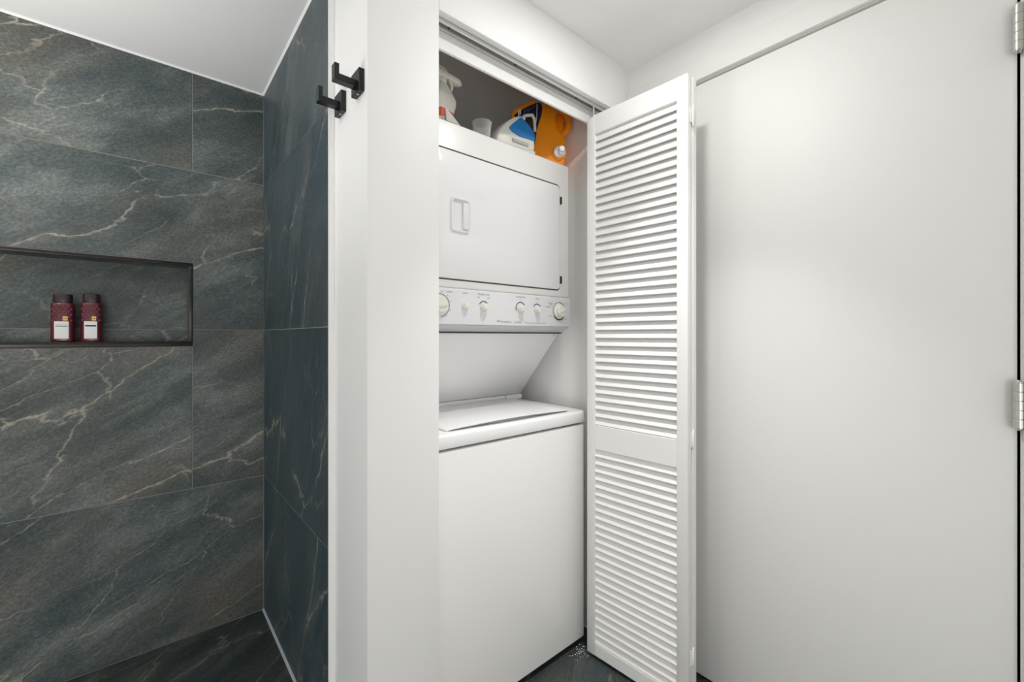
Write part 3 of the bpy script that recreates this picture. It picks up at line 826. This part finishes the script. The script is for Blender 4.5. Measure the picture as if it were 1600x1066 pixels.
obj('tap_lever', bm, M['whiteplastic'], tap, local=True)

# steam iron lying on its sole in front of the jug, nose to the left
IY = 1.192
def ip(px, row, dy=0.0): v = at(px, row, IY + dy); return (v.x, v.z)
iron = empty('steam_iron', (1.06, IY + .05, DT))
tag(iron, 'white and blue steam iron resting in front of the orange jug', 'iron')
ix0, ix1 = ip(785, 210)[0], ip(836, 210)[0]
def nose(bm, half, cy, p=0.5, zc=None):
    """narrow the plan towards the nose (low x)"""
    for v in bm.verts:
        k = max(0.0, min(1.0, (v.co.x - ix0) / ((ix1 - ix0) * .8)))
        v.co.y = cy + (v.co.y - cy) * (0.22 + 0.78 * k ** p)
ICY = IY + .052
zb = DT + .0005
def iprism(pts, y0, y1, bw=.004, seg=3, p=.5, ang=25):
    bm = bmesh.new(); prism(bm, pts, 'y', y0, y1); bev(bm, bw, seg, ang); nose(bm, 0, ICY, p); return bm
bm = iprism([(ix0 + .004, zb), (ix1, zb), (ix1, zb + .005), (ix0 + .002, zb + .005)], IY - .002, IY + .106, .001, 1)
obj('sole_plate', bm, M['steel'], iron)
bm = iprism([(ix0 + .001, zb + .0055), (ix1 - .002, zb + .0055), (ix1, zb + .017), (ix0 - .0005, zb + .019)], IY - .003, IY + .107, .002, 2)
obj('skirt', bm, M['ironwhite'], iron)
bm = iprism([(ix0, zb + .0195), (ix1 - .004, zb + .0175), (ix1 - .001, zb + .036), ip(835, 209), ip(820, 188), ip(817, 179.5), ip(808, 180.5), ip(801, 184), ip(796, 188), ip(790, 195), ip(786.3, 203)], IY, IY + .104, .006, 3)
obj('iron_body', bm, M['ironwhite'], iron)
bm = iprism([ip(815, 182.5), ip(805, 191), ip(800, 196.5), ip(804, 203), ip(815, 212), ip(835, 221.5), ip(834.8, 210), ip(828, 199), ip(819.5, 187)], IY - .0045, IY + .1085, .003, 2)
obj('water_tank', bm, M['bluetank'], iron)
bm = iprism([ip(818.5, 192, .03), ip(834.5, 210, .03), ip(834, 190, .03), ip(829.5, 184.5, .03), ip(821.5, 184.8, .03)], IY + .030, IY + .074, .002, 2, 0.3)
obj('grip_shadow_insert', bm, M['black'], iron).name = 'grip_gap_shade'  # black piece put in the handle opening as its dark shade
bm = bmesh.new()
hh = [ip(*q, .028) for q in ((816, 187), (818.5, 182), (824, 180.2), (831.5, 180.0), (834.5, 186), (835.3, 196), (835.8, 210))]
hp3 = []
for i in range(len(hh) - 1):
    for k in range(3):
        a, b_ = hh[i], hh[i + 1]; hp3.append((a[0] + (b_[0] - a[0]) * k / 3, IY + .028, a[1] + (b_[1] - a[1]) * k / 3))
tube(bm, hp3, .0062, 12)
obj('handle', bm, M['ironwhite'], iron)
bm = bmesh.new(); a = ip(819, 185.2, .018); lathe(bm, [(.006, IY + .026), (.006, IY + .018), (.004, IY + .016)], 14, (a[0], 0, a[1]), 'y')
obj('steam_button', bm, M['whiteplastic'], iron)
bm = bmesh.new()
p0, p1 = ip(805, 216), ip(826, 226.5)
prism(bm, [(p0[0], p0[1] - .004), (p1[0], p1[1] - .006), (p1[0], p1[1] + .005), (p0[0], p0[1] + .006)], 'y', IY - .0012, IY + .004); nose(bm, 0, ICY)
obj('rating_label', bm, plain('grey_rating_label', (.45, .45, .44), .4), iron)
bm = bmesh.new()
c0 = Vector((ix1 - .004, ICY, zb + .06)); cps = []
for i in range(31):
    k = i / 30
    cps.append((ix1 - .003 - .150 * k + .02 * math.sin(5 * k), ICY + .055 + .09 * math.sin(math.pi * min(1, k * 1.1)) - .06 * k, zb + .055 * (1 - k) ** 2 + .006 + .014 * math.exp(-((k - .96) / .05) ** 2)))
tube(bm, cps, .0038, 8)
obj('cord', bm, M['black'], iron)

# clear measuring cup
bm = bmesh.new()
cx_, cy_ = .909, 1.222
lathe(bm, [(.0275, DT + .0005), (.0335, DT + .058), (.0360, DT + .062), (.0360, DT + .064), (.0335, DT + .064), (.0325, DT + .058), (.0263, DT + .0025)], 32, (cx_, cy_, 0))
cup = obj('measuring_cup', bm, M['clear'], ang=50, origin=(cx_, cy_, DT))
tag(cup, 'small clear plastic measuring cup on the dryer edge', 'cup')

# spray bottles
def spray_bottle(loc, scale, label, bottle_mat, head_mat, band):
    root = empty('spray_bottle', loc); root.scale = scale
    tag(root, label, 'bottle', 'spray bottles on the dryer')
    bm = bmesh.new()
    rings = []
    for z, a, b_ in ((0.0, .030, .026), (.004, .034, .030), (.030, .036, .031), (.060, .038, .032), (.088, .047, .036), (.108, .050, .037), (.118, .046, .034), (.150, .030, .024), (.162, .020, .018), (.168, .0165, .0165)):
        rings.append(sellipse(a, b_, z, 28, 5.0 if z < .14 else 3.0))
    loft(bm, rings)
    bmesh.ops.rotate(bm, verts=bm.verts, cent=(0, 0, 0), matrix=Matrix.Rotation(math.radians(16), 3, 'Z'))
    obj('bottle', bm, bottle_mat, root, local=True, ang=32)
    for nm, z0, z1, mt in band:
        bm = bmesh.new(); k = .0012
        loft(bm, [sellipse(.0362 + k, .0312 + k, z0, 28, 5.0), sellipse(.0375 + k, .0322 + k, z1, 28, 5.0)], caps=False)
        bmesh.ops.rotate(bm, verts=bm.verts, cent=(0, 0, 0), matrix=Matrix.Rotation(math.radians(16), 3, 'Z'))
        obj(nm, bm, mt, root, local=True)
    bm = bmesh.new(); lathe(bm, [(.017, .160), (.0185, .164), (.0185, .180), (.0165, .183)], 20)
    obj('collar', bm, head_mat, root, local=True)
    bm = bmesh.new()
    prism(bm, [(-.034, .183), (.012, .183), (.018, .187), (.030, .189), (.066, .183), (.072, .184), (.074, .200), (.066, .203), (.020, .208), (-.020, .210), (-.036, .203)], 'y', -.013, .013); bev(bm, .0025, 2)
    hd_ = obj('spray_head', bm, head_mat, root, local=True)
    bm = bmesh.new()
    prism(bm, [(.030, .188), (.040, .186), (.046, .165), (.041, .150), (.037, .150), (.039, .166)], 'y', -.007, .007); bev(bm, .0015, 2)
    obj('trigger', bm, head_mat, root, local=True)
    bm = bmesh.new(); box(bm, .073, .080, -.008, .008, .184, .200); bev(bm, .0015, 2)
    obj('nozzle', bm, head_mat, root, local=True)
    return root
spray_bottle((.757, 1.243, DT + .0005), (.93, .93, .93), 'white spray bottle with a red label at the left end of the dryer top', M['spraywhite'], M['spraycream'],
             [('label', .046, .060, M['red']), ('label', .060, .072, M['paper']), ('label', .030, .046, M['red'])])
spray_bottle((.752, 1.345, DT + .0005), (1.1, 1.1, 1.37), 'cream spray bottle standing behind the red labelled spray bottle', M['spraycream'], M['spraycream'], [])
# folded paper scrap
bm = bmesh.new()
P0 = [(.736, 1.178, DT + .046), (.760, 1.179, DT + .032), (.790, 1.182, DT + .012), (.806, 1.184, DT + .002)]
fr, bk_ = [], []
for x, y, z in P0:
    fr.append(bm.verts.new((x, y, DT + .0006))); bk_.append(bm.verts.new((x, y + .008, z)))
for i in range(len(P0) - 1): bm.faces.new((fr[i], fr[i + 1], bk_[i + 1], bk_[i]))
rb = [bm.verts.new((x + .002, y + .020, DT + .0006)) for x, y, z in P0]
for i in range(len(P0) - 1): bm.faces.new((bk_[i], bk_[i + 1], rb[i + 1], rb[i]))
sp = obj('paper_scrap', bm, M['scrap'], smooth=False); tag(sp, 'small folded grey scrap at the foot of the red labelled spray bottle', 'scrap')

# ------------------------------------------------------------------ maroon bottles in the niche
def toiletry(px, y, wpx, label, dark):
    c0 = at(px, 533, y); Zc = c0.x * AX + c0.y * AY
    a = wpx * .00159 / 2 * .97
    zb_ = NI0 + .0005
    top = at(px, 460, y).z
    H = top - zb_
    root = empty('bottle', (c0.x, y, zb_), math.radians(-4)); tag(root, label, 'bottle', 'maroon bottles in the shower niche')
    b_ = .020
    bm = bmesh.new(); rings = []
    hb = H * .815
    for z, k in ((0, .93), (.002, .975), (.006, 1.0), (hb * .5, 1.0), (hb * .93, .995), (hb * .975, .96), (hb, .88)):
        rings.append(sellipse(a * k, b_ * k, z, 36, 3.4))
    loft(bm, rings)
    obj('bottle_body', bm, M['maroon'], root, local=True, ang=40)
    bm = bmesh.new(); rings = []
    for z, k in ((hb, .70), (hb + .003, .72), (hb + .0035, .83), (hb + .006, .845), (H - .004, .835), (H - .001, .80), (H, .74)):
        rings.append(sellipse(a * k, b_ * k * 1.05, z, 32, 2.6))
    loft(bm, rings); obj('cap', bm, M['cap'], root, local=True)
    # raised drop pattern on the upper half of the front
    bm = bmesh.new()
    for r in range(6):
        for c_ in range(5):
            u = (c_ - 2 + (.5 if r % 2 else 0)) / 2.6
            if abs(u) > .86: continue
            z = hb * .55 + r * hb * .072; x = a * u
            yy = -b_ * (1 - abs(u) ** 3.4) ** (1 / 3.4)
            bmesh.ops.create_uvsphere(bm, u_segments=8, v_segments=5, radius=1.0, matrix=Matrix.Translation((x, yy + .0004, z)) @ Matrix.Diagonal((a * .15, .0011, hb * .030, 1)))
    eo = obj('embossing', bm, M['maroon'], root, local=True); eo['kind'] = 'stuff'
    ky = -b_ - .0006
    def plate(nm, x0, x1, z0, z1, mt, dy=0.0):
        bm = bmesh.new(); n_ = 6; fr_ = []
        for i in range(n_ + 1):
            x = x0 + (x1 - x0) * i / n_; yy = -b_ * (1 - min(.98, abs(x / a)) ** 3.4) ** (1 / 3.4) - .0005 - dy
            fr_.append((bm.verts.new((x, yy, z0)), bm.verts.new((x, yy, z1))))
        for p, q in zip(fr_, fr_[1:]): bm.faces.new((p[0], q[0], q[1], p[1]))
        return obj(nm, bm, mt, root, local=True)
    plate('label', -a * .62, a * .58, hb * .085, hb * .525, M['paper'])
    plate('price_tab', a * .10, a * .50, hb * .545, hb * .655, M['yellow'], .0012)
    plate('label_print', -a * .52, a * .50, hb * .39, hb * .415 if not dark else hb * .43, M['printdk'] if dark else M['print'], .0004)
    if not dark: plate('label_print', -a * .50, a * .45, hb * .445, hb * .452, M['print'], .0004)
    plate('label_print', a * .16, a * .43, hb * .59, hb * .605, M['cap'], .0016)
toiletry(98.5, 2.118, 37.5, 'maroon bottle with thin grey line on its label, farther from the niche corner', False)
toiletry(143.5, 2.118, 35.5, 'maroon bottle with bold dark line on its label, nearer the niche corner', True)

# ------------------------------------------------------------------ black hooks
def hook(yn, label):
    root = empty('wall_hook', (XP, yn + .026, 1.818)); tag(root, label, 'hook', 'black hooks on the white partition')
    bxo('backplate', (XP - .0135, XP - .0003, yn, yn + .051, 1.792, 1.846), M['hook'], root, .0008, 1)
    bm = bmesh.new()
    yc = yn + .024
    prism(bm, [(XP - .0135, 1.804), (XP - .0135, 1.820), (XP - .055, 1.820), (XP - .055, 1.843), (XP - .066, 1.843), (XP - .066, 1.804)], 'y', yc - .0105, yc + .0105); bev(bm, .0008, 1)
    obj('arm', bm, M['hook'], root)
    bm = bmesh.new(); lathe(bm, [(.003, 1.7912), (.003, 1.7919)], 10, (XP - .007, yn + .024, 0))
    obj('set_screw', bm, M['steel'], root)
hook(1.016, 'black square hook nearer the front corner of the white partition')
hook(1.139, 'black square hook nearer the dark tiles on the white partition')

# ------------------------------------------------------------------ crumbs on the floor
bm = bmesh.new()
for i in range(60):
    x = random.gauss(1.262, .022); y = random.gauss(1.062, .022); r = random.uniform(.0008, .0026)
    if x > 1.30: x = 1.29
    bmesh.ops.create_icosphere(bm, subdivisions=1, radius=r, matrix=Matrix.Translation((x, y, .0007 + r * .3)) @ Matrix.Rotation(random.random() * 6, 4, 'Z') @ Matrix.Diagonal((1, random.uniform(.4, 1), .4, 1)))
cr = obj('crumbs', bm, M['crumb']); tag(cr, 'white crumbs scattered on the dark floor by the washer foot', 'crumbs', kind='stuff')
